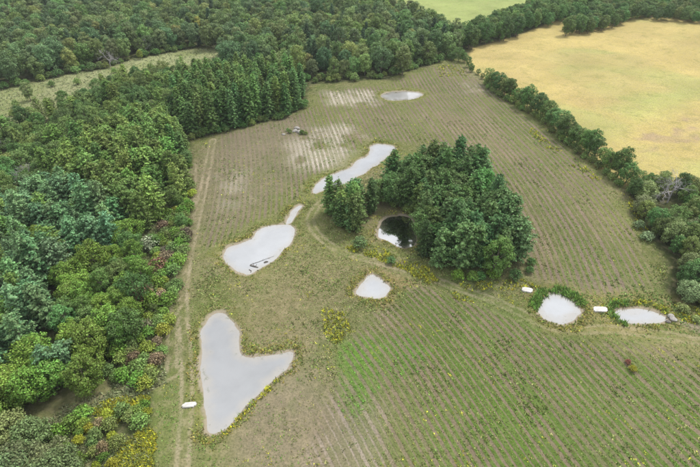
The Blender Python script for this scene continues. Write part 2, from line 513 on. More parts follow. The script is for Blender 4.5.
# sandy and bare soils between the rows
sand = (.42, .375, .325)
for pp, a in (([(325,91),(372,91),(377,104),(330,105)], .95), ([(286,142),(312,128),(345,122),(368,136),(362,148),(340,168),(296,170)], .9),
              ([(216,174),(246,172),(250,204),(222,210)], .55), ([(462,84),(500,86),(500,94),(466,92)], .5),
              ([(326,400),(352,392),(378,412),(392,470),(350,500),(320,440)], .35), ([(240,395),(300,370),(330,420),(340,470),(250,470)], .25)):
    paint(pp, sand, 4.5, a, 'soil', brk=(6., 87, .28, .55))
    paint(pp, (.30, .265, .215), 4.5, a * .75, brk=(6., 87, .28, .55))
for pp in ([(430,110),(490,125),(520,165),(475,150)], [(500,190),(530,195),(560,270),(540,280)], [(572,190),(600,215),(612,240),(590,238)], [(196,150),(222,148),(215,210),(196,210)]):
    paint(pp, (.22, .165, .12), 5, .75, 'soil')
    paint(pp, (.17, .145, .085), 5, .5)
paint([(240,395),(300,365),(340,400),(352,480),(240,490),(225,440)], (.225, .180, .130), 6, .75)
paint([(230,280),(290,300),(300,345),(250,345),(235,320)], (.19, .165, .085), 6, .6)
paint([(668,317),(680,317),(700,323),(740,334),(740,342),(698,331),(676,323)], (.235, .195, .150), 1.2, .9)
# bare earth round the wooded pond and inside the stands
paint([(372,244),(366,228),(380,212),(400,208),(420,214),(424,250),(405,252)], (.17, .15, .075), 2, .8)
vary = .78 + .44 * fbm(X, Y, 16., 81, 4)
vary = np.where(sdf(ALLFIELD, X, Y) < 0, vary * .88, vary)
veg *= vary[:, None]
soil *= (.72 + .40 * fbm(X, Y, 7., 83))[:, None]

up, lo = sdf(F_UP, wx, wy), sdf(F_LO, wx, wy)
mk_up, mk_lo = 1 - smooth(up, -3, 1.5), 1 - smooth(lo, -3, 1.5)
rowmask = np.maximum(mk_up, mk_lo) * smooth(PD, 2.5, 5) * (.8 + .2 * smooth(fbm(X, Y, 24., 91), .25, .5))
tdist, tmask = np.full(X.shape, 99.), np.zeros(X.shape)
for pts, w in TRACKS:
    dd = linedist(chaikin(pts, 2, False), X, Y)
    tmask = np.where(dd < tdist, w, tmask)
    tdist = np.minimum(dd, tdist)
rowmask *= 1 - .45 * (1 - smooth(sdf(GP([(196,150),(300,118),(312,130),(300,175),(240,225),(195,240)]), X, Y), -8, 8))
rowmask *= smooth(tdist, 2.0, 4.0) * np.where(lo < 0, .95, 1.0)
rowv = np.where(lo < up, ROW_LO(X, Y), ROW_UP(X, Y))
rowv = np.where(far > 600, 0, rowv)

idx = np.arange(nx * ny).reshape(ny, nx)
quads = np.stack([idx[:-1, :-1].ravel(), idx[:-1, 1:].ravel(), idx[1:, 1:].ravel(), idx[1:, :-1].ravel()], 1)
cx, cy = X[quads].mean(1), Y[quads].mean(1)
zone = np.zeros(len(quads), int)
zone[sdf(ALLFIELD, cx, cy) < 0] = 1
zone[sdf(HAY, cx, cy) < 0] = 2
zone[sdf(LIGHTF, cx, cy) < 0] = 3
zone[sdf(MEADOW, cx, cy) < 0] = 4
tq = tdist[quads].mean(1)
zone[(tq < 1.7) & (zone == 1)] = 5
for zi, (nm, lab) in enumerate((('ground', 'woodland floor and outlying ground'), ('planted_field', 'large striped field of weedy planted rows'),
        ('hay_field', 'golden hay field beyond the hedgerow'), ('pasture', 'pale green pasture at the far top edge'),
        ('meadow', 'pale rough meadow strip between the woods'), ('dirt_track', 'worn wheel tracks through the field'))):
    q = quads[zone == zi]
    used = np.unique(q)
    rm = np.zeros(nx * ny, np.int64)
    rm[used] = np.arange(len(used))
    me = mesh_np(nm, np.stack([X, Y, Z], 1)[used], rm[q], [M_GROUND], True)
    cattr(me, 'veg', veg[used])
    cattr(me, 'soil', soil[used])
    for an, av in (('row', rowv), ('rowmask', rowmask), ('track', tdist), ('trackmask', tmask), ('pond', PD)):
        fattr(me, an, np.clip(av[used], -300, 300))
    tag(link(nm, me), lab, None, None, 'structure')

# ponds
POND_INFO = {'heart': (M_TURBID, 'heart shaped grey pond beside the left dirt track'), 'mid': (M_MILKY, 'milky white pond with driftwood at the channel mouth'),
  'link': (M_MILKY, 'narrow water channel joining two white ponds'), 'upper': (M_MILKY, 'long crooked white pond behind the wooded island'),
  'wood': (M_CLEAR, 'dark still pond under the trees of the copse'), 'small': (M_MILKY, 'small white pond below the wheel track'),
  'round': (M_MILKY, 'round white pond ringed with green reeds'), 'right': (M_MILKY, 'oval white pond at the right edge of the field'),
  'far': (M_MIRROR, 'farthest small pond mirroring the back wood')}
pq = PD[quads].min(1) < 1.3
pool = quads[pq]
near_ = np.argmin(np.stack([sdf(p, X[pool].mean(1), Y[pool].mean(1)) for p in PONDS.values()], 1), 1)
for ki, k in enumerate(PONDS):
    q = pool[near_ == ki]
    used = np.unique(q)
    rm = np.zeros(nx * ny, np.int64)
    rm[used] = np.arange(len(used))
    me = mesh_np('pond', np.stack([X[used], Y[used], np.full(len(used), WATER_Z)], 1), rm[q], [POND_INFO[k][0]])
    fattr(me, 'pond', PD[used])
    tag(link('pond', me), POND_INFO[k][1], None, None, 'structure')
ZG = Z.reshape(ny, nx)
def terrain(x, y):
    x, y = np.asarray(x, float), np.asarray(y, float)
    i = np.clip(np.searchsorted(gx, x) - 1, 0, nx - 2)
    j = np.clip(np.searchsorted(gy, y) - 1, 0, ny - 2)
    fx, fy = (x - gx[i]) / (gx[i + 1] - gx[i]), (y - gy[j]) / (gy[j + 1] - gy[j])
    return (ZG[j, i] * (1 - fx) + ZG[j, i + 1] * fx) * (1 - fy) + (ZG[j + 1, i] * (1 - fx) + ZG[j + 1, i + 1] * fx) * fy

# ------------------------------------------------------------------ tree shapes
def unit(v):
    return v / (np.linalg.norm(v, axis=-1, keepdims=True) + 1e-9)
def leaves(c, nrm, ln, wd, rng, droop=None):
    """rhombic leaf sprays: centres c, facing nrm"""
    k = len(c)
    nrm = unit(nrm)
    r = unit(rng.normal(size=(k, 3)))
    if droop is not None:
        r = unit(droop + .25 * r)
    a = unit(r - nrm * np.sum(r * nrm, 1, keepdims=True))
    b = np.cross(nrm, a)
    ln, wd = ln[:, None], wd[:, None]
    v = np.stack([c - a * ln * .5, c + b * wd * .5 - a * ln * .08 + nrm * wd * .1, c + a * ln * .5, c - b * wd * .5 - a * ln * .08 + nrm * wd * .1], 1)
    return v.reshape(-1, 3)
def quadmesh(name, v, mat):
    k = len(v) // 4
    return mesh_np(name, v, np.arange(k * 4).reshape(k, 4), [mat])
def tube(pts, rad, sides=6):
    pts, V, Fc = [Vector(p) for p in pts], [], []
    for i, p in enumerate(pts):
        t = (pts[min(i + 1, len(pts) - 1)] - pts[max(i - 1, 0)]).normalized()
        a = t.orthogonal().normalized()
        b = t.cross(a)
        for s in range(sides):
            g = 2 * math.pi * s / sides
            V.append(tuple(p + (a * math.cos(g) + b * math.sin(g)) * rad[i]))
    for i in range(len(pts) - 1):
        for s in range(sides):
            Fc.append((i * sides + s, i * sides + (s + 1) % sides, (i + 1) * sides + (s + 1) % sides, (i + 1) * sides + s))
    return V, Fc
def tubes_mesh(name, items, mat, sides=6):
    V, Fc = [], []
    for pts, rad in items:
        v, f = tube(pts, rad, sides)
        Fc += [tuple(i + len(V) for i in q) for q in f]
        V += v
    return mesh_np(name, np.array(V), np.array(Fc), [mat], True)

def broadleaf(seed, H=11., R=3.6, base=.22, nl=34, per=95, leaf=.42, flat=.0, shape=1.0):
    rng = np.random.default_rng(seed)
    cz, rz = H * (base + 1) / 2, H * (1 - base) / 2
    C, Nn, L, W = [], [], [], []
    lob = []
    for i in range(nl):
        u = (i + .5) / nl
        zz = 1 - 1.85 * u ** .95
        th = i * 2.39996 + rng.uniform(-.4, .4)
        hr = math.sqrt(max(0, 1 - zz * zz)) if zz > 0 else 1.0 + .3 * zz * shape
        k = rng.uniform(.45, .95)
        p = np.array([math.cos(th) * hr * R * k, math.sin(th) * hr * R * k, cz + zz * rz * rng.uniform(.62, .9)])
        r = R * rng.uniform(.17, .42)
        lob.append((p, r))
        n = int(per * (r / (R * .33)) ** 1.6)
        dr = unit(rng.normal(size=(n, 3)) + np.array([0, 0, .35]) + .45 * unit(p - np.array([0, 0, cz])))
        rr = r * (rng.uniform(.55, 1.08, size=(n, 1)))
        C.append(p + dr * rr * np.array([1, 1, .85]))
        Nn.append(dr + rng.normal(size=(n, 3)) * .45 + np.array([0, 0, .25]))
    C, Nn = np.vstack(C), np.vstack(Nn)
    s = leaf * rng.uniform(.65, 1.35, len(C))
    crown = quadmesh('crown', leaves(C, Nn, s * 1.15, s * .95, rng), M_LEAF)
    items = [([(0, 0, -.5), (.05, .03, H * base * .7), (0, .1, H * .5), (.1, 0, H * .78)], [.030 * H, .021 * H, .014 * H, .004 * H])]
    for p, r in lob[::4]:
        st = np.array([0, 0, H * rng.uniform(base, .5)])
        md = st * .45 + p * .55 + np.array([0, 0, -.3])
        items.append(([tuple(st), tuple(md), tuple(p)], [.010 * H, .006 * H, .002 * H]))
    return crown, tubes_mesh('trunk', items, M_BARK)
def conifer(seed, H=14., R=2.6, base=.08, whorl=.62, nb=6, rise=.22, power=.8, tuft=7, leaf=.5, droop=.0):
    rng = np.random.default_rng(seed)
    C, Nn, L, W, D = [], [], [], [], []
    items = [([(0, 0, -.5), (.04, .03, H * .35), (0, 0, H * .7), (0, 0, H * .99)], [.018 * H, .013 * H, .007 * H, .002 * H])]
    z = H * base
    while z < H * .985:
        t = (z / H - base) / (1 - base)
        Lb = R * ((1 - t) ** power) * (1 if t > .12 else .8) * (1 - .25 * max(0, .35 - t)) + .28
        k = max(3, int(round(nb * (.65 + .5 * (1 - t)))))
        off = rng.uniform(0, 6.28)
        for i in range(k):
            th = off + i * 2 * math.pi / k + rng.normal() * .25
            ll = Lb * rng.uniform(.62, 1.2) * (1 + .16 * math.sin(th * 2 + seed) + .1 * math.sin(z * 1.3 + seed))
            dv = np.array([math.cos(th), math.sin(th), 0])
            nseg = max(2, int(ll / .42))
            for sgi in range(nseg):
                f = (sgi + 1) / nseg
                if f < .25 and ll > 1.2:
                    continue
                p = dv * ll * f + np.array([0, 0, z + ll * (rise * f + droop * f * f) + rng.normal() * .08])
                n = tuft
                side = rng.normal(size=(n, 3)) * np.array([.28, .28, .14]) * (1.15 - .5 * f)
                C.append(p + side)
                nn = np.array([0, 0, 1.0]) + dv * .55 + rng.normal(size=(n, 3)) * .45
                Nn.append(nn)
                D.append(dv + np.array([0, 0, .35]) + rng.normal(size=(n, 3)) * .5)
            if z < H * .8 and i % 2 == 0:
                items.append(([(0, 0, z), tuple(dv * ll * .85 + np.array([0, 0, z + ll * rise * .8]))], [.045, .012]))
        z += whorl * rng.uniform(.8, 1.2) * (.55 + .6 * (1 - t))
    top = np.array([0, 0, H])
    C.append(top + rng.normal(size=(14, 3)) * np.array([.12, .12, .35]))
    Nn.append(rng.normal(size=(14, 3)) + np.array([0, 0, .4]))
    D.append(np.tile(np.array([0, 0, 1.]), (14, 1)))
    C, Nn, D = np.vstack(C), np.vstack(Nn), np.vstack(D)
    s = leaf * rng.uniform(.7, 1.3, len(C))
    return quadmesh('crown', leaves(C, Nn, s * 1.15, s * .68, rng, unit(D)), M_LEAF), tubes_mesh('trunk', items, M_BARK, 5)
def bush(seed, H=2.6, R=1.7, nl=13, per=70, leaf=.24):
    rng = np.random.default_rng(seed)
    C, Nn = [], []
    items = []
    for i in range(nl):
        th, k = i * 2.39996, math.sqrt((i + .5) / nl)
        r = R * rng.uniform(.30, .46)
        p = np.array([math.cos(th) * k * R * .72, math.sin(th) * k * R * .72, (H - r) * (1 - .62 * k * k) * rng.uniform(.75, 1.0)])
        n = int(per * (r / (R * .38)) ** 1.7)
        dr = unit(rng.normal(size=(n, 3)) + np.array([0, 0, .45]))
        C.append(p + dr * r * rng.uniform(.5, 1.1, size=(n, 1)))
        Nn.append(dr + rng.normal(size=(n, 3)) * .5 + np.array([0, 0, .25]))
        items.append(([(0, 0, -.3), tuple(p * .5), tuple(p)], [.05, .03, .01]))
    C, Nn = np.vstack(C), np.vstack(Nn)
    C[:, 2] = np.maximum(C[:, 2], .08)
    s = leaf * rng.uniform(.65, 1.35, len(C))
    return quadmesh('crown', leaves(C, Nn, s * 1.2, s * .85, rng), M_LEAF), tubes_mesh('stems', items, M_BARK, 4)
def bare(seed, H=9., spread=.55, depth=4):
    rng = np.random.default_rng(seed)
    tr, br = [], []
    def grow(p, dv, ln, r, dp):
        q1 = p + dv * ln * .5 + rng.normal(size=3) * ln * .05
        q2 = p + dv * ln + rng.normal(size=3) * ln * .06
        (tr if dp == 0 else br).append(([tuple(p), tuple(q1), tuple(q2)], [r, r * .82, r * .62]))
        if dp >= depth:
            return
        for i in range(3 if dp else 5):
            d2 = unit(dv + rng.normal(size=3) * spread + np.array([0, 0, .12]))
            st = q2 if i == 0 else (p * (.4 - .1 * i) + q2 * (.6 + .1 * i) if i < 3 else q1)
            grow(st, d2, ln * rng.uniform(.55, .8), r * .55, dp + 1)
    grow(np.array([0, 0, -.4]), np.array([.03, 0, 1.]), H * .36, H * .02, 0)
    return tubes_mesh('branches', br, M_GREYBARK, 4), tubes_mesh('trunk', tr, M_GREYBARK, 6)

SPECIES = {
 'broad': [broadleaf(100 + i, 11 + .7 * (i % 4 - 1.5), 3.7 + .45 * (i % 3 - 1), .06, (30, 44, 52, 36, 48, 40, 56)[i], (130, 150, 115, 160, 135, 100, 130)[i], .28 + .025 * (i % 3)) for i in range(7)],
 'tall': [broadleaf(120 + i, 15, 3.5 + .3 * i, .08, 54, 120, .36) for i in range(3)],
 'pine': [conifer(140 + i, 12.5 + .8 * (i % 3 - 1), 2.7 + .25 * (i % 4), .06, (.6, .8, .55, .7, .9, .65)[i], (6, 5, 6, 7, 5, 6)[i], .25 + .06 * (i % 4), .36 + .06 * (i % 3), 8, .46) for i in range(6)],
 'spruce': [conifer(160 + i, 17 + .8 * (i % 3 - 1), 3.0 + .3 * (i % 3), .05, (.7, .85, .65, .95, .75)[i], 7, .08 + .06 * (i % 3), .5 + .07 * (i % 3), 8, .52, -.02) for i in range(5)],
 'willow': [broadleaf(180 + i, 5.6, 3.0, .06, 60, 170, .22, shape=.6) for i in range(3)],
 'bush': [bush(200 + i, 2.6 + .3 * (i % 3), 1.7) for i in range(5)],
 'dead': [bare(220 + i, 10, .6, 5) for i in range(3)],
}
PARTS = {'bush': ('foliage', 'stems'), 'dead': ('branches', 'trunk')}
NAMES = {'broad': 'broadleaf_tree', 'tall': 'broadleaf_tree', 'pine': 'pine_tree', 'spruce': 'conifer_tree', 'willow': 'willow_tree', 'bush': 'shrub', 'dead': 'dead_tree'}
PROTO = {}
def plant(sp, x, y, scale, color, label, group=None, cat=None, var=None, zs=1.0, name=None):
    v = random.randrange(len(SPECIES[sp])) if var is None else var
    cm, tm = SPECIES[sp][v]
    z = float(terrain(x, y))
    r = bpy.data.objects.new(name or NAMES[sp], None)
    r.empty_display_size = .5
    r.location = (x, y, z)
    r.rotation_euler = (random.uniform(-.03, .03), random.uniform(-.03, .03), random.uniform(0, 6.28))
    sc = scale
    r.scale = (sc, sc, sc * zs)
    COL.objects.link(r)
    tag(r, label, cat or ('shrub' if sp == 'bush' else 'dead tree' if sp == 'dead' else 'tree'), group)
    pn = PARTS.get(sp, ('crown', 'trunk'))
    c = link(pn[0], cm, r)
    c.color = (*color, 1)
    link(pn[1], tm, r)
    PROTO.setdefault((sp, v), c)
    return r
def jitter(c, h=.15, v=.28):
    k = random.uniform(1 - v, 1 + v)
    return tuple(max(.004, a * k * random.uniform(1 - h * w, 1 + h * w)) for a, w in zip(c, (1, .35, .8)))

def scatter(poly, spacing, rng, hexjit=.35):
    p = poly
    x0, y0 = p.min(0)
    x1, y1 = p.max(0)
    out = []
    ys = np.arange(y0, y1, spacing * .87)
    for j, yy in enumerate(ys):
        xs = np.arange(x0 + (j % 2) * spacing / 2, x1, spacing)
        out.append(np.stack([xs + rng.normal(size=len(xs)) * spacing * hexjit * .6, yy + rng.normal(size=len(xs)) * spacing * hexjit * .6], 1))
    out = np.vstack(out)
    return out[sdf(p, out[:, 0], out[:, 1]) < 0]
def ORD(i):
    a = 'first second third fourth fifth sixth seventh eighth ninth tenth eleventh twelfth thirteenth fourteenth fifteenth sixteenth seventeenth eighteenth nineteenth'.split()
    t = ('twenty', 'thirty', 'forty', 'fifty')
    if i < 19:
        return a[i]
    i += 1
    return t[i // 10 - 2] + '-' + a[i % 10 - 1] if i % 10 else t[i // 10 - 2][:-1] + 'ieth'
FARPTS = []
def in_view(x, y, h):
    px, py = to_px(x, y, 0)
    qx, qy = to_px(x, y, h)
    return -8 < (px + qx) / 2 < 708 and qy < 472 and py > 1
KEEP = []
def stand(px_poly, spacing, mix, label, group, limit=300, avoid=None, farok=True):
    """mix: list of (weight, species, (scale lo, hi), colour, label or None)"""
    pts = scatter(GP(px_poly), spacing, RNG)
    order = np.argsort(pts[:, 0] ** 2 + pts[:, 1] ** 2)
    cnt, todo = 0, []
    tot = sum(m[0] for m in mix)
    for i in order:
        x, y = pts[i]
        if avoid is not None and avoid(x, y):
            continue
        u, k = random.uniform(0, tot), 0
        while u > mix[k][0]:
            u -= mix[k][0]
            k += 1
        w, sp, (s0, s1), col, lab = mix[k]
        s = random.uniform(s0, s1)
        if in_view(x, y, 10 * s) and cnt < limit:
            todo.append((sp, x, y, s, (s - s0) / (s1 - s0 + 1e-6), col, lab or label))
            cnt += 1
        elif farok:
            FARPTS.append((x, y, sp, s, jitter(col)))
    if todo:
        pp = np.array([to_px(t[1], t[2]) for t in todo])
        xr, yr = np.argsort(np.argsort(pp[:, 0])) / len(todo), np.argsort(np.argsort(pp[:, 1])) / len(todo)
        nk = 3 if len(todo) > 12 else 2
        made = []
        for t, fx, fy in zip(todo, xr, yr):
            sp, x, y, s, fs, col, lab = t
            c = jitter(col)
            tone = sum(c) / sum(col)
            w1 = 'small' if fs < .3 else 'large' if fs > .7 else ''
            w2 = 'shaded' if tone < .88 else 'pale' if tone > 1.12 else ''
            w2 = 'darkish' if w2 == 'shaded' else w2
            wx_ = ('left', 'mid', 'right')[int(fx * 2.999)]
            wy_ = ('rear', 'central', 'front')[int(fy * 2.999)]
            made.append((' '.join((w1 + ' ' + w2 + ' ' + lab).split()) + ', ' + wy_ + '-' + wx_, to_px(x, y)[0], sp, x, y, s, c))
        made.sort(key=lambda m: (m[0], m[1]))
        for i, m in enumerate(made):
            same = [k for k in range(len(made)) if made[k][0] == m[0]]
            lb = m[0] if len(same) == 1 else m[0] + ', ' + ORD(i - same[0]) + ' from left'
            if len(lb.split()) > 16:
                print('LONG', lb)
            plant(*m[2:], lb, group, zs=random.uniform(.9, 1.12))
    return cnt
COUNTS = {}
PINE, PINE2 = (.135, .225, .112), (.165, .240, .066)
LEAFG, LEAFD, LEAFY, OLIVE = (.138, .220, .042), (.105, .172, .054), (.235, .270, .050), (.160, .215, .070)
SPR, SPRD = (.140, .215, .066), (.066, .108, .055)

COUNTS['pines'] = stand([(-70,235),(0,222),(45,205),(80,200),(112,212),(128,235),(112,262),(75,270),(55,290),(60,318),(48,345),(20,375),(-10,420),(-90,430)], 4.7,
    [(10, 'pine', (.75, 1.15), PINE, None), (2, 'pine', (.7, 1.0), PINE2, None), (1, 'broad', (.6, .8), LEAFG, 'green broadleaf tree wedged among the left pines')],
    'blue green pine in the dense stand at left edge', 'blue green pines of the left stand')
COUNTS['broad left'] = stand([(112,262),(128,236),(148,250),(152,300),(142,348),(104,352),(60,352),(60,318),(55,290),(75,270)], 4.6,
    [(6, 'broad', (.62, .95), LEAFG, None), (2, 'broad', (.6, .85), LEAFD, None)], 'bright green broadleaf between left pines and track scrub', 'broadleaf trees beside the left pines')
COUNTS['big left'] = stand([(-60,430),(-10,421),(20,378),(45,352),(104,352),(116,372),(108,392),(76,398),(48,412),(0,428)], 4.4,
    [(6, 'broad', (.75, 1.0), LEAFG, None), (1, 'pine', (.7, .9), PINE, 'pine among the broadleaf trees above the grassy lane')], 'full green broadleaf above the grassy lane at lower left', 'broadleaf trees above the grassy lane')
COUNTS['mid conifers'] = stand([(70,197),(50,182),(85,157),(120,142),(150,131),(175,130),(187,145),(190,172),(183,198),(164,220),(142,236),(128,232),(112,210),(90,202)], 4.4,
    [(8, 'pine', (.85, 1.15), PINE2, None), (3, 'spruce', (.55, .75), SPR, None), (1, 'broad', (.6, .8), OLIVE, 'olive tree among conifers left of the field corner')],
    'green conifer in the stand left of the field corner', 'conifers left of the field corner')
COUNTS['plantation'] = stand([(190,141),(215,134),(250,125),(285,117),(307,105),(304,92),(270,84),(225,86),(195,95),(178,115)], 4.8,
    [(8, 'spruce', (.82, 1.06), SPR, None), (2, 'spruce', (.8, 1.0), (.114, .210, .070), None)], 'tall green conifer in the block jutting into the field', 'tall conifers of the block jutting into the field')
COUNTS['below meadow'] = stand([(-70,180),(0,139),(40,121),(75,109),(100,96),(130,87),(165,78),(200,72),(225,84),(195,94),(177,114),(172,127),(150,129),(118,139),(84,154),(50,178),(70,196),(45,204),(0,220),(-70,233)], 5.6,
    [(4, 'broad', (.6, .95), LEAFD, None), (3, 'broad', (.6, .9), OLIVE, None), (1.5, 'pine', (.7, 1.0), PINE2, 'pine mixed into the low wood below the pale meadow'), (.35, 'dead', (.7, .9), (.3, .3, .3), 'grey leafless tree in low wood below the pale meadow')],
    'rounded tree in the low wood below the pale meadow', 'low wood below the pale meadow', 80)
COUNTS['back wood'] = stand([(-120,93),(0,89),(31,82),(68,72),(106,68),(137,57),(192,47),(222,52),(226,74),(296,82),(312,81),(345,79),(384,77),(410,69),(436,61),(452,57),(468,55),(452,40),(424,27),(396,12),(386,-16),(-200,-16)], 7.4,
    [(4, 'tall', (.7, 1.15), (.160, .208, .092), None), (4, 'broad', (.85, 1.5), (.140, .205, .072), None), (2.5, 'broad', (.7, 1.35), (.215, .258, .092), None), (1.5, 'broad', (.9, 1.5), (.100, .152, .068), None), (1.2, 'spruce', (.65, .9), SPRD, 'dark conifer in the back wood beyond meadow and field'), (.15, 'broad', (.8, 1.1), (.19, .18, .08), None)],
    'broadleaf tree in the back wood beyond meadow and field', 'back wood beyond the meadow and field', 75)
for pp in ([(-60,94),(0,91),(31,84),(68,74),(106,70),(137,59),(192,49),(192,46),(137,56),(106,67),(68,71),(31,81),(0,88),(-60,91)], [(305,84),(345,82),(384,80),(410,72),(436,64),(456,60),(455,56),(436,60),(410,68),(384,76),(345,78),(305,80)]):
    stand(pp, 4.4, [(2, 'bush', (1.0, 1.9), LEAFD, None), (2, 'bush', (.9, 1.8), OLIVE, None)], 'shrub edging the back wood ' + ('over the field' if pp[0][0] > 0 else 'over the meadow'), 'edge shrubs of the back wood', farok=False)
COUNTS['far strip'] = stand([(460,56),(476,50),(520,36),(559,24),(600,7),(640,-10),(592,-10),(542,8),(492,30),(455,42)], 6.6,
    [(5, 'broad', (.9, 1.3), LEAFD, None), (2, 'tall', (.7, .9), OLIVE, None)], 'tree in the wooded strip between pasture and hay field', 'wooded strip between pasture and hay field', 26)
COUNTS['far clump'] = stand([(558,39),(597,33),(638,20),(700,24),(790,30),(800,-14),(640,-12),(602,7),(572,24)], 6.2,
    [(5, 'broad', (.75, 1.1), LEAFD, None), (3, 'broad', (.75, 1.05), (.131, .175, .060), None)], 'tree in the rounded wood reaching into the hay field', 'rounded wood reaching into the hay field', 26)
COUNTS['right wood'] = stand([(628,194),(650,186),(700,190),(790,205),(800,345),(705,306),(676,302),(668,288),(672,264),(660,244),(644,226)], 4.6,
    [(4, 'broad', (.5, .8), LEAFD, None), (4, 'broad', (.5, .8), OLIVE, None), (2, 'willow', (.9, 1.2), (.201, .254, .114), 'grey green willow in the thicket at the right edge')],
    'mixed green tree in the thicket at the right edge', 'thicket at the right edge', avoid=lambda x, y: math.hypot(x - G((668,206))[0], y - G((668,206))[1]) < 4.5 or math.hypot(x - G((668,216))[0], y - G((668,216))[1]) < 4.5)
hedge = GP([(474,76),(489,91),(515,106),(541,122),(563,142),(594,166),(614,182),(630,196)])
seg = np.linalg.norm(np.diff(hedge, axis=0), axis=1)
cum = np.concatenate([[0], np.cumsum(seg)])
s_, n_h = 1.5, 0
while s_ < cum[-1]:
    x = np.interp(s_, cum, hedge[:, 0])
    y = np.interp(s_, cum, hedge[:, 1])
    f = s_ / cum[-1]
    if f < .1:
        sc, st = random.uniform(.34, .45), 6.5
        plant('broad', x + 2, y + 2, sc, jitter(LEAFD), ORD(n_h) + ' small round tree at the far end of the hedgerow', 'far end of the hedgerow', zs=.8)
    else:
        sc, st = random.uniform(.7, .98), 3.9
        if .3 < f < .36:
            sc, st = .6, 5.5
        plant('broad', x + 2.2 + random.uniform(-.6, .6), y + 2.2 + random.uniform(-.6, .6), sc, jitter(LEAFD if random.random() < .7 else OLIVE), ORD(n_h) + ' tree from the far end of the hedgerow by the hay field', 'hedgerow between planted field and hay field', zs=random.uniform(.9, 1.1))
        plant('bush', x + random.uniform(-.5, .8), y + random.uniform(-.5, .8), random.uniform(.9, 1.3), jitter(OLIVE), 'low shrub at the foot of the ' + ORD(n_h) + ' hedgerow tree from the far end', 'shrubs at the foot of the hedgerow')
    n_h += 1
    s_ += st * random.uniform(.8, 1.2)
COUNTS['hedge'] = n_h

# copse with the dark pond
nop = lambda x, y: float(sdf(PONDS['wood'], np.array([x]), np.array([y]))[0]) < 1.8
COUNTS['copse clump'] = stand([(333,231),(350,236),(364,230),(372,216),(370,206),(352,208),(332,219)], 3.7,
    [(5, 'pine', (.75, 1.05), (.105, .168, .060), None), (2, 'pine', (.8, 1.0), PINE2, None)], 'conifer in the pointed western end of the copse', 'conifers at the western end of the copse', avoid=nop)
COUNTS['copse dark'] = stand([(374,206),(376,194),(405,180),(440,172),(468,178),(480,195),(470,222),(440,240),(428,262),(419,250),(418,224),(410,210),(388,206)], 3.6,
    [(2.5, 'spruce', (.55, .78), (.075, .130, .046), None), (6, 'pine', (.8, 1.15), (.095, .160, .052), None), (1, 'broad', (.8, 1.0), LEAFD, 'dark broadleaf tree among conifers behind the copse pond')],
    'dark slender conifer behind the copse pond', 'dark conifers behind the copse pond', avoid=nop)
COUNTS['copse broad'] = stand([(428,262),(440,241),(470,223),(481,196),(470,178),(484,186),(496,207),(509,236),(519,258),(520,272),(504,280),(466,278),(440,272)], 4.2,
    [(6, 'pine', (.85, 1.2), (.100, .175, .066), None), (2.5, 'broad', (.75, 1.05), (.110, .185, .050), 'full green broadleaf on the eastern side of the copse'), (1.2, 'spruce', (.6, .78), (.085, .150, .055), None)],
    'tall conifer on the eastern side of the copse', 'trees on the eastern side of the copse', avoid=nop)
stand([(368,214),(378,206),(412,206),(422,214),(423,248),(418,254),(417,216),(388,208)], 2.6, [(1, 'bush', (.7, 1.2), OLIVE, None)], 'low shrub on the bank of the copse pond', 'bank shrubs of the copse pond', avoid=nop, farok=False)
stand([(428,268),(455,279),(500,284),(528,277),(534,268),(528,262),(522,272),(500,278),(455,274)], 2.8, [(2, 'bush', (.8, 1.3), LEAFG, None), (1, 'bush', (.7, 1.1), LEAFD, None)], 'green shrub along the front foot of the copse', 'shrubs along the front foot of the copse', farok=False)
stand([(470,172),(490,184),(508,210),(522,240),(532,268),(528,268),(515,238),(500,208),(484,186)], 3.2, [(2, 'bush', (.9, 1.5), LEAFG, None), (1, 'broad', (.4, .55), LEAFY, None)], 'yellow green growth on the field side of the copse', 'growth on the field side of the copse', farok=False)

# shrubs
COUNTS['edge shrubs'] = stand([(152,252),(166,218),(182,202),(190,165),(193,200),(187,240),(180,275),(174,308),(166,340),(163,368),(152,388),(122,392),(128,350),(148,310)], 2.6,
    [(4, 'bush', (.8, 1.5), OLIVE, None), (3, 'bush', (.8, 1.5), LEAFG, None), (2, 'bush', (.7, 1.2), LEAFY, 'yellow green shrub in the scrub beside left track'), (.9, 'bush', (.9, 1.5), (.150, .120, .082), 'dusky red shrub in the scrub beside left track'), (.8, 'bush', (.9, 1.4), (.21, .17, .12), 'dry tan shrub in the scrub beside left track'), (1.2, 'broad', (.35, .55), LEAFD, 'dark little tree in the scrub beside left track')],
    'green shrub in the scrub beside the left track', 'scrub belt beside the left dirt track', farok=False)
stand([(60,352),(104,338),(134,338),(128,372),(120,392),(106,384),(108,374),(96,352)], 2.6, [(3, 'bush', (.8, 1.5), LEAFG, None), (2, 'bush', (.7, 1.2), OLIVE, None)], 'green bush under the broadleaf trees by the lane', 'bushes under the broadleaf trees by the lane', farok=False)
stand([(190,142),(215,135),(250,126),(285,118),(308,106),(306,102),(285,114),(250,122),(215,131),(190,138)], 3.0, [(2, 'bush', (.8, 1.3), LEAFD, None), (1, 'bush', (.8, 1.2), OLIVE, None)], 'dark shrub at the foot of the tall conifer block', 'shrubs at the foot of the tall conifer block', farok=False)
stand([(30,446),(66,424),(96,412),(94,424),(70,438),(72,462),(50,448)], 2.4, [(3, 'bush', (.8, 1.3), LEAFG, None), (2, 'bush', (.7, 1.1), LEAFY, None)], 'bright green bush between the willows and the lane', 'bushes between the willows and the lane', farok=False)
COUNTS['willows'] = stand([(-50,462),(0,442),(36,442),(66,462),(74,490),(60,545),(-70,560)], 3.9, [(1, 'willow', (1.0, 1.35), (.165, .195, .088), None)], 'rounded grey green willow in the bottom left corner', 'grey green willows in the bottom left corner')
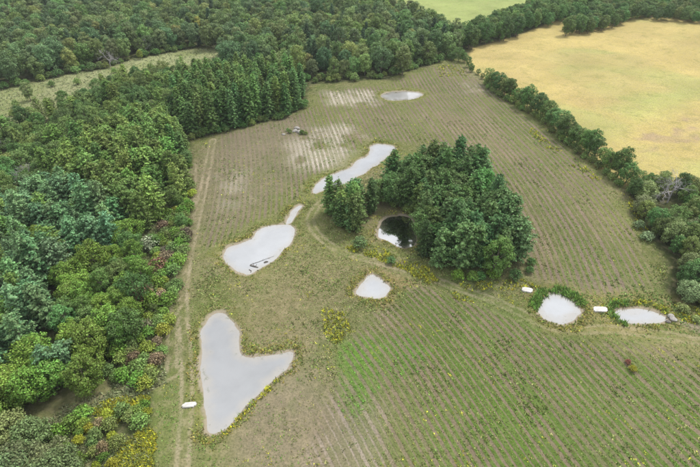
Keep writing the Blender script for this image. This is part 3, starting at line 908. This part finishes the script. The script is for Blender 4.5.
COUNTS['low scrub'] = stand([(70,462),(68,440),(92,424),(122,413),(148,404),(150,418),(128,436),(116,460),(112,505),(84,520),(76,490)], 2.3,
    [(4, 'bush', (.6, 1.2), (.193, .245, .079), None), (3, 'bush', (.6, 1.1), LEAFG, None), (3.5, 'bush', (.5, .9), (.25, .26, .03), 'yellow flowering shrub in low scrub below the grassy lane'), (1, 'bush', (.6, .9), (.263, .210, .140), 'brownish shrub in the low scrub below the grassy lane')],
    'green shrub in the low scrub below the grassy lane', 'low scrub below the grassy lane', farok=False)
stand([(-90,110),(0,96),(68,80),(120,70),(180,58),(180,74),(110,90),(60,106),(0,125),(-90,150)], 17., [(1, 'bush', (.5, 1.5), OLIVE, None)], 'scattered shrub growing in the pale meadow strip', 'shrubs in the pale meadow strip', farok=False)
stand([(668,306),(710,318),(720,330),(690,322)], 3.0, [(1, 'bush', (.6, 1.0), (.210, .263, .105), None)], 'low shrub by the outlet stream at the right edge', 'shrubs by the outlet stream', farok=False)

def at(px, py):
    return G((px, py))
SINGLES = [
 ('dead', (667,203), 1.35, (.3,.3,.3), 'bare grey dead tree at the corner of the hay field'),
 ('dead', (145,55), 1.15, (.3,.3,.3), 'pale dead tree on the edge of the back wood above the meadow'),
 ('dead', (111,67), 1.15, (.3,.3,.3), 'pale dead snag at the wood edge left of the other dead tree'),
 ('dead', (31,186), 1.1, (.3,.3,.3), 'grey dead tree among the pines at the left edge'),
 ('tall', (31,101), .62, (.201, .245, .105), 'lone slim tree standing in the pale meadow'),
 ('broad', (141,60), .5, (.228, .263, .052), 'small yellow green tree at the upper edge of the meadow'),
 ('broad', (100,30), 1.0, (.385, .149, .088), 'reddish autumn tree in the far top left wood'),
 ('tall', (199,36), .85, (.298, .271, .070), 'yellowish tree in the back wood above the meadow end'),
 ('broad', (36,318), .55, (.280, .131, .052), 'rusty brown tree among the left pines'),
 ('bush', (136,278), 1.9, (.215, .140, .105), 'dusky pink shrub nearest the left broadleaf trees'),
 ('bush', (159,270), 1.7, (.230, .125, .095), 'dusky red shrub beside the left dirt track'),
 ('bush', (143,300), 1.8, (.350, .210, .149), 'brownish pink shrub lowest in the track scrub'),
 ('bush', (160,295), .9, (.400, .333, .140), 'straw coloured shrub next to the red shrubs'),
 ('bush', (151,248), 1.7, (.298, .315, .228), 'pale grey shrub above the pink shrubs'),
 ('bush', (174,264), .8, (.385, .400, .385), 'silvery bush at the very edge of the left track'),
 ('bush', (145,215), 1.4, (.228, .158, .096), 'brown shrub below the conifers by the left track'),
 ('bush', (139,373), .6, (.42,.42,.24), 'small cream coloured bush near the grassy lane'),
 ('bush', (360,247), 1.35, (.149, .219, .096), 'round green bush west of the copse pond by the track'),
 ('bush', (391,263), .8, (.123, .201, .079), 'small round bush among the goldenrod below the copse pond'),
 ('bush', (646,240), 1.2, (.210, .263, .149), 'pale bush at the right end of the planted rows'),
 ('bush', (638,228), 1.0, (.175, .228, .123), 'small bush just above the pale bush at the row ends'),
 ('bush', (628,362), .4, (.263, .105, .088), 'dark red small shrub in the lower field'),
 ('bush', (633,369), .5, (.30,.28,.03), 'yellow weed bush beside the dark red shrub'),
 ('willow', (686,300), .95, (.219, .271, .140), 'pale willow closest to the oval pond'),
 ('tall', (362,72), .95, (.201, .236, .088), 'pale leaning poplar at the front of the back wood'),
 ('tall', (402,76), 1.05, (.184, .219, .088), 'tall pale tree behind the farthest pond'),
 ('spruce', (330,214), .78, SPR, 'tallest conifer at the western tip of the copse'),
]
for k_, (p, sc) in enumerate((((458,62), .75), ((464,63), .6), ((468,68), .5), ((471,73), .42))):
    SINGLES.append(('broad', p, sc, LEAFD, ORD(k_) + ' small tree from the back wood where it meets the hedgerow'))
for sp, p, sc, col, lab in SINGLES:
    x, y = at(*p)
    plant(sp, x, y, sc, col, lab)

# the far and outlying wood: one mass
def far_wood():
    kinds = [k for k in PROTO if k[0] in ('broad', 'tall', 'pine', 'spruce', 'willow')]
    P, R, S, I, T = [], [], [], [], []
    for x, y, sp, s, tc in FARPTS:
        ks = [i for i, k in enumerate(kinds) if k[0] == sp]
        if not ks:
            continue
        P.append((x, y))
        I.append(random.choice(ks))
        R.append(random.uniform(0, 6.28))
        S.append(s)
        T.append(tc)
    P = np.array(P)
    v = np.stack([P[:, 0], P[:, 1], terrain(P[:, 0], P[:, 1])], 1)
    me = bpy.data.meshes.new('far_wood')
    me.vertices.add(len(v))
    me.vertices.foreach_set('co', v.astype(np.float32).ravel())
    fattr(me, 'turn', R)
    fattr(me, 'size', S)
    cattr(me, 'tint', np.array(T))
    a = me.attributes.new('which', 'INT', 'POINT')
    a.data.foreach_set('value', np.array(I, np.int32))
    o = link('far_wood', me)
    o.color = (.115, .155, .058, 1)
    tag(o, 'distant woodland reading as one mass beyond the nearer trees', None, None, 'stuff')
    ng = bpy.data.node_groups.new('far_wood', 'GeometryNodeTree')
    ng.interface.new_socket('Geometry', in_out='INPUT', socket_type='NodeSocketGeometry')
    ng.interface.new_socket('Geometry', in_out='OUTPUT', socket_type='NodeSocketGeometry')
    N, L = ng.nodes, ng.links
    gi, go = N.new('NodeGroupInput'), N.new('NodeGroupOutput')
    def named(nm, ty):
        q = N.new('GeometryNodeInputNamedAttribute')
        q.data_type = ty
        q.inputs['Name'].default_value = nm
        return q.outputs['Attribute']
    which, turn, size = named('which', 'INT'), named('turn', 'FLOAT'), named('size', 'FLOAT')
    jn = N.new('GeometryNodeJoinGeometry')
    for i, k in enumerate(kinds):
        oi = N.new('GeometryNodeObjectInfo')
        oi.transform_space = 'ORIGINAL'
        oi.inputs['Object'].default_value = PROTO[k]
        oi.inputs['As Instance'].default_value = True
        cmp_ = N.new('FunctionNodeCompare')
        cmp_.data_type = 'INT'
        cmp_.operation = 'EQUAL'
        L.new(which, cmp_.inputs[2])
        cmp_.inputs[3].default_value = i
        ip = N.new('GeometryNodeInstanceOnPoints')
        L.new(gi.outputs[0], ip.inputs['Points'])
        L.new(cmp_.outputs[0], ip.inputs['Selection'])
        L.new(oi.outputs['Geometry'], ip.inputs['Instance'])
        cx_ = N.new('ShaderNodeCombineXYZ')
        L.new(turn, cx_.inputs['Z'])
        L.new(cx_.outputs[0], ip.inputs['Rotation'])
        L.new(size, ip.inputs['Scale'])
        L.new(ip.outputs[0], jn.inputs[0])
    L.new(jn.outputs[0], go.inputs[0])
    md = o.modifiers.new('wood', 'NODES')
    md.node_group = ng
    return len(v)
COUNTS['far wood stuff'] = far_wood()

# ------------------------------------------------------------------ weeds, grass, reeds, goldenrod (uncountable ground growth)
def tufts(name, x, y, hgt, wid, col, label, blades=4):
    z = terrain(x, y)
    k = len(x)
    V = np.empty((k, blades, 3, 3), np.float32)
    for b in range(blades):
        th = RNG.uniform(0, 6.28, k)
        lean = RNG.uniform(.25, .95, k)
        dx, dy = np.cos(th), np.sin(th)
        bx, by = x + RNG.normal(size=k) * wid * .35, y + RNG.normal(size=k) * wid * .35
        w = wid * RNG.uniform(.3, .6, k)
        h = hgt * RNG.uniform(.6, 1.15, k)
        V[:, b, 0] = np.stack([bx - dy * w * .5, by + dx * w * .5, z - .02], 1)
        V[:, b, 1] = np.stack([bx + dy * w * .5, by - dx * w * .5, z + h * .15], 1)
        V[:, b, 2] = np.stack([bx + dx * lean * h, by + dy * lean * h, z + h * (1.05 - .4 * lean)], 1)
    me = mesh_np(name, V.reshape(-1, 3), np.arange(k * blades * 3).reshape(-1, 3), [M_WEED])
    cattr(me, 'col', np.repeat(np.clip(col, .005, .9), blades * 3, 0))
    return tag(link(name, me), label, None, None, 'stuff')
def sample(poly, dens, near=120.):
    x0, y0 = poly.min(0)
    x1, y1 = poly.max(0)
    x0, x1, y0, y1 = max(x0, -180), min(x1, 250), max(y0, 34), min(y1, 420)
    n = int((x1 - x0) * (y1 - y0) * dens)
    x, y = RNG.uniform(x0, x1, n), RNG.uniform(y0, y1, n)
    sl = np.sqrt(x * x + y * y + CAM_H ** 2)
    px, py = to_px(x, y)
    ok = (px > -40) & (px < 740) & (py < 500) & (RNG.uniform(size=n) < (near / sl) ** 2)
    x, y = x[ok], y[ok]
    ins = sdf(poly, x, y) < 0
    return x[ins], y[ins]
def pick(cols, n):
    c = np.array(cols)
    return c[RNG.integers(0, len(c), n)] * RNG.uniform(.75, 1.3, (n, 1))

x, y = sample(ALLFIELD, 7.5)
pd = ponddist(x, y)
td = np.full(x.shape, 99.)
for pts, w in TRACKS:
    td = np.minimum(td, linedist(chaikin(pts, 2, False), x, y))
u_, l_ = sdf(F_UP, x, y), sdf(F_LO, x, y)
rv = np.where(l_ < u_, ROW_LO(x, y), ROW_UP(x, y))
st = .5 - .5 * np.sin(rv * 2 * math.pi)
inrow = (np.minimum(u_, l_) < 0)
ptch = fbm(x, y, 11., 101)
prob = np.where(inrow, .04 + .9 * st ** 3 * smooth(ptch, .15, .5), .25 + .6 * smooth(ptch, .3, .65))
prob *= np.where(sdf(GP([(240,395),(300,365),(340,400),(352,480),(240,490),(225,440)]), x, y) < 0, .35, 1.)
prob *= smooth(pd, .5, 1.2) * (.1 + .9 * smooth(td, .8, 2.0))
ok = RNG.uniform(size=len(x)) < prob
x, y, ptch, st, inrow = x[ok], y[ok], ptch[ok], st[ok], inrow[ok]
n = len(x)
c = pick([(.11, .155, .036), (.13, .16, .045), (.15, .165, .055), (.19, .175, .075), (.09, .135, .032), (.15, .15, .06)], n)
gl = fbm(x, y, 30., 107)
c = np.where((gl > .56)[:, None], c * np.array([.8, 1.05, .8]), c)
gp = (st > .5) & (sdf(GP([(345,345),(400,335),(432,352),(420,372),(372,390),(352,415),(342,400)]), x, y) < 1)
c[gp] = pick([(.10, .20, .03), (.11, .19, .035), (.08, .165, .025)], int(gp.sum()))
yl = (RNG.uniform(size=n) < .012) | ((fbm(x, y, 5., 109) > .7) & (RNG.uniform(size=n) < .4))
c[yl] = pick([(.32, .31, .04), (.25, .25, .05)], int(yl.sum()))
bigc = smooth(fbm(x, y, 6., 111), .5, .72)
c = c * 1.5
dk = (bigc > .7) & (RNG.uniform(size=n) < .4)
c[dk] = pick([(.11, .16, .045), (.13, .18, .05), (.16, .18, .06)], int(dk.sum()))
tufts('field_weeds', x, y, RNG.uniform(.12, .28, n) * (1 + .6 * bigc), RNG.uniform(.3, .6, n) * (1 + .5 * bigc), c, 'weeds and grass growing in strips over the planted field')

# pond banks: grass and reeds
x, y = sample(ALLFIELD, 10.)
pd = ponddist(x, y)
sel = (pd > .45) & (pd < 4.2)
x, y, pd = x[sel], y[sel], pd[sel]
w = .85 * (1 - smooth(pd, .8, 3.4)) * (.08 + .92 * smooth(fbm(x, y, 7., 113), .36, .62))
ok = RNG.uniform(size=len(x)) < w
x, y, pd = x[ok], y[ok], pd[ok]
c = pick([(.27, .25, .055), (.20, .23, .055), (.15, .20, .045), (.34, .28, .075), (.22, .21, .08)], len(x))
tufts('bank_grass', x, y, RNG.uniform(.25, .6, len(x)), RNG.uniform(.35, .7, len(x)), c, 'olive and golden grass fringing the ponds')
x, y = sample(ALLFIELD, 9., 150.)
dr_ = sdf(PONDS['round'], x, y)
side = to_px(x, y)
sel = (dr_ > .1) & (dr_ < 2.4) & (side[1] < 309 + 3 * np.sin(side[0]))
sel &= RNG.uniform(size=len(x)) < smooth(fbm(x, y, 3.5, 127), .25, .5)
x1_, y1_ = x[sel], y[sel]
d7 = sdf(PONDS['right'], x, y)
sel = (d7 > .2) & (d7 < 1.8) & ((side[0] < 628)) & (RNG.uniform(size=len(x)) < .8)
x1_, y1_ = np.concatenate([x1_, x[sel]]), np.concatenate([y1_, y[sel]])
tufts('reeds', x1_, y1_, RNG.uniform(.6, 1.2, len(x1_)), RNG.uniform(.4, .7, len(x1_)), pick([(.13, .25, .04), (.11, .20, .05), (.17, .26, .06)], len(x1_)), 'tall green reeds standing round the right hand ponds', 5)

# goldenrod
GOLD = [([(345,240),(372,243),(395,256),(420,262),(440,280),(428,284),(400,268),(372,258),(348,250)], .75), ([(322,308),(345,312),(352,330),(336,345),(325,335)], .38),
        ([(112,462),(128,440),(150,424),(156,436),(152,470),(146,500),(108,500)], 1.0), ([(84,410),(120,398),(150,396),(148,410),(110,425)], .6), ([(652,305),(690,306),(720,318),(700,326),(672,318)], .6),
        ([(612,300),(650,300),(660,307),(630,304),(614,306)], .6), ([(455,282),(525,280),(540,288),(470,292)], .35), ([(630,196),(644,222),(652,240),(640,232),(628,205)], .4),
        ([(225,436),(248,412),(275,386),(300,352),(296,350),(270,384),(243,410),(222,434)], .7), ([(436,66),(462,66),(470,76),(440,78)], .35),
        ([(532,128),(560,150),(600,178),(598,184),(556,156),(528,134)], .3), ([(440,285),(470,296),(476,304),(440,294)], .3)]
XS, YS = [], []
for pp, a in GOLD:
    x, y = sample(GP(pp), 22. if pp[0][0] < 150 else 10., 150.)
    ok = RNG.uniform(size=len(x)) < a * smooth(fbm(x, y, 4.5, 131), .3, .6)
    XS.append(x[ok])
    YS.append(y[ok])
x, y = np.concatenate(XS), np.concatenate(YS)
ok = ponddist(x, y) > .6
x, y = x[ok], y[ok]
tufts('goldenrod', x, y, RNG.uniform(.35, .75, len(x)), RNG.uniform(.4, .75, len(x)), pick([(.42, .40, .03), (.34, .34, .04), (.20, .22, .04), (.13, .17, .04)], len(x)), 'yellow flowering goldenrod in drifts along banks and edges', 5)
# woodland floor growth at the lower left and rough grass in the meadow
XS, YS = [], []
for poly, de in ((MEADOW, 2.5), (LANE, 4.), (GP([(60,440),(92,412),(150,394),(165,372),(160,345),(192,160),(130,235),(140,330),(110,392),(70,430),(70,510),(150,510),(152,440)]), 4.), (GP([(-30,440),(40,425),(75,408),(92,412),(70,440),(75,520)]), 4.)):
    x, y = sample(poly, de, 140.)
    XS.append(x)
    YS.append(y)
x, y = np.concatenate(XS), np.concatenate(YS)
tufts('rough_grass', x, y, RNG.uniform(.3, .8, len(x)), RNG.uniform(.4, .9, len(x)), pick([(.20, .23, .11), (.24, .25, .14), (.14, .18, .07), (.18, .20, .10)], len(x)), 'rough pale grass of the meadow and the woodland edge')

# ------------------------------------------------------------------ small things
def rock_mesh(name, seed, sx, sy, sz, mat, sub=2, rough=.22):
    import bmesh
    bm = bmesh.new()
    bmesh.ops.create_icosphere(bm, subdivisions=sub, radius=1)
    rng = np.random.default_rng(seed)
    off = rng.uniform(0, 50, 3)
    for v in bm.verts:
        p = v.co
        k = 1 + rough * (math.sin(p.x * 2.7 + off[0]) + math.sin(p.y * 3.1 + off[1]) + math.sin(p.z * 2.3 + off[2])) / 2 + rng.normal() * .05
        q = p * k
        v.co = (q.x * sx, q.y * sy, max(q.z, -.55) * sz)
    me = bpy.data.meshes.new(name)
    bm.to_mesh(me)
    bm.free()
    me.materials.append(mat)
    return me
def slab_mesh(w, dd, h):
    import bmesh
    bm = bmesh.new()
    bmesh.ops.create_cube(bm, size=1)
    for v in bm.verts:
        skew = .12 * v.co.y
        v.co = ((v.co.x + skew) * w, v.co.y * dd, v.co.z * h)
    bmesh.ops.bevel(bm, geom=[e for e in bm.edges if abs((e.verts[0].co - e.verts[1].co).z) > h * .5], offset=.28, segments=3, affect='EDGES')
    bmesh.ops.bevel(bm, geom=[e for e in bm.edges if all(v.co.z > h * .4 for v in e.verts)], offset=.06, segments=2, affect='EDGES')
    me = bpy.data.meshes.new('concrete_slab')
    bm.to_mesh(me)
    bm.free()
    me.materials.append(M_CONCRETE)
    return me
for (px, py), w, dd, rz, lab in (((189.5,405.5), 2.6, 1.05, .1, 'white slab lying across the left dirt track by the heart pond'),
        ((527,290.5), 2.5, 1.6, -.25, 'white slab on the grass left of the round reedy pond'), ((600,310), 3.2, 1.6, -.05, 'white slab between the round pond and the oval pond')):
    x, y = at(px, py)
    o = link('concrete_slab', slab_mesh(w, dd, .42))
    o.location = (x, y, float(terrain(x, y)) + .19)
    o.rotation_euler = (0, 0, rz)
    tag(o, lab, 'slab', 'white slabs by the tracks')
def rock(px, py, sx, sy, sz, lab, group, rz=0., mat=M_STONE, dz=.0):
    x, y = at(px, py)
    o = link('boulder', rock_mesh('boulder', int(px * 7 + py * 3), sx, sy, sz, mat))
    o.location = (x, y, float(terrain(x, y)) + sz * .4 + dz)
    o.rotation_euler = (0, 0, rz)
    tag(o, lab, 'rock', group)
rock(671, 316.5, .85, .6, .5, 'pale boulder at the oval pond outlet, the farther of two', None, .3)
rock(673.5, 320, .95, .6, .5, 'pale boulder at the oval pond outlet, the nearer of two', None, -.2)
rock(668, 321.5, .6, .45, .35, 'dark wet stone at the lip of the oval pond', None, 0, M_WETWOOD)
rock(297, 128.5, 1.3, .9, .9, 'white rock on top of the stone heap in the sandy rows', None, .2)
rock(294.5, 131, 1.2, .9, .6, 'grey rock on the left of the stone heap in the sandy rows', None, .9)
rock(298.5, 132, 1.5, 1.0, .6, 'broad grey rock at the front of the stone heap in the sandy rows', None, -.4)
rock(283.5, 135, .8, .6, .45, 'small pale rock left of the stone heap', None)
for px, py, s in ((290,133,.8), (302,133.5,.9), (306,134,.7), (288,131,.6)):
    x, y = at(px, py)
    plant('bush', x, y, s * .8, jitter(OLIVE), {290: 'left front', 302: 'right', 306: 'far right', 288: 'left rear'}[px] + ' weedy bush beside the stone heap in the sandy rows', 'bushes round the stone heap')
def log(pts, r0, r1, lab, mat=M_WETWOOD, name='driftwood', twigs=()):
    P = [Vector((*at(px, py), z)) for px, py, z in pts]
    c0 = P[0].copy()
    items = [([tuple(p - c0) for p in P], [r0 + (r1 - r0) * i / (len(P) - 1) for i in range(len(P))])]
    for tw in twigs:
        Q = [Vector((*at(px, py), z)) - c0 for px, py, z in tw]
        items.append(([tuple(q) for q in Q], [r1 * .9, r1 * .4]))
    o = link(name, tubes_mesh(name, items, mat, 6))
    o.location = c0
    tag(o, lab, 'driftwood')
wz = WATER_Z + .03
log([(250,263.6,wz), (258,261,wz + .05), (266,258,wz + .1), (274,255,wz + .05)], .07, .025, 'long thin branch floating in the milky pond', twigs=[[(262,259.4,wz), (264,257.6,wz + .4)], [(268,257.3,wz), (271,257.5,wz + .3)]])
log([(250,264.3,wz), (254,265.4,wz + .15), (258,266.4,wz)], .22, .10, 'short dark stump log by the shore of the milky pond', twigs=[[(254,265.4,wz), (253,263.6,wz + .7)], [(255,265.6,wz), (257,264.5,wz + .5)]])
log([(264,261.6,wz), (266,260.8,wz + .12), (268,260.6,wz)], .24, .16, 'stubby dark log right of the stump in the milky pond')
log([(249,268.6,wz), (251,269.8,wz + .1), (250.5,271.3,wz)], .15, .07, 'dark stick nearest the lower tip of the milky pond')
print('COUNTS', COUNTS, 'objects', len(bpy.data.objects))

# ------------------------------------------------------------------ haze: one closed box of pale air round the whole place
import bmesh
bm = bmesh.new()
bmesh.ops.create_cube(bm, size=1)
for v in bm.verts:
    v.co = (v.co.x * 12200, 3000 + v.co.y * 12200, -3 if v.co.z < 0 else 84)
me = bpy.data.meshes.new('haze')
bm.to_mesh(me)
bm.free()
hm = bpy.data.materials.new('haze')
hm.use_nodes = True
hn = hm.node_tree.nodes
hn.remove(hn['Principled BSDF'])
pv = hn.new('ShaderNodeVolumePrincipled')
pv.inputs['Color'].default_value = (.86, .92, 1.0, 1)
pv.inputs['Density'].default_value = .00010
hm.node_tree.links.new(pv.outputs['Volume'], hn['Material Output'].inputs['Volume'])
me.materials.append(hm)
tag(link('haze', me), 'thin pale haze over the whole landscape', None, None, 'stuff')
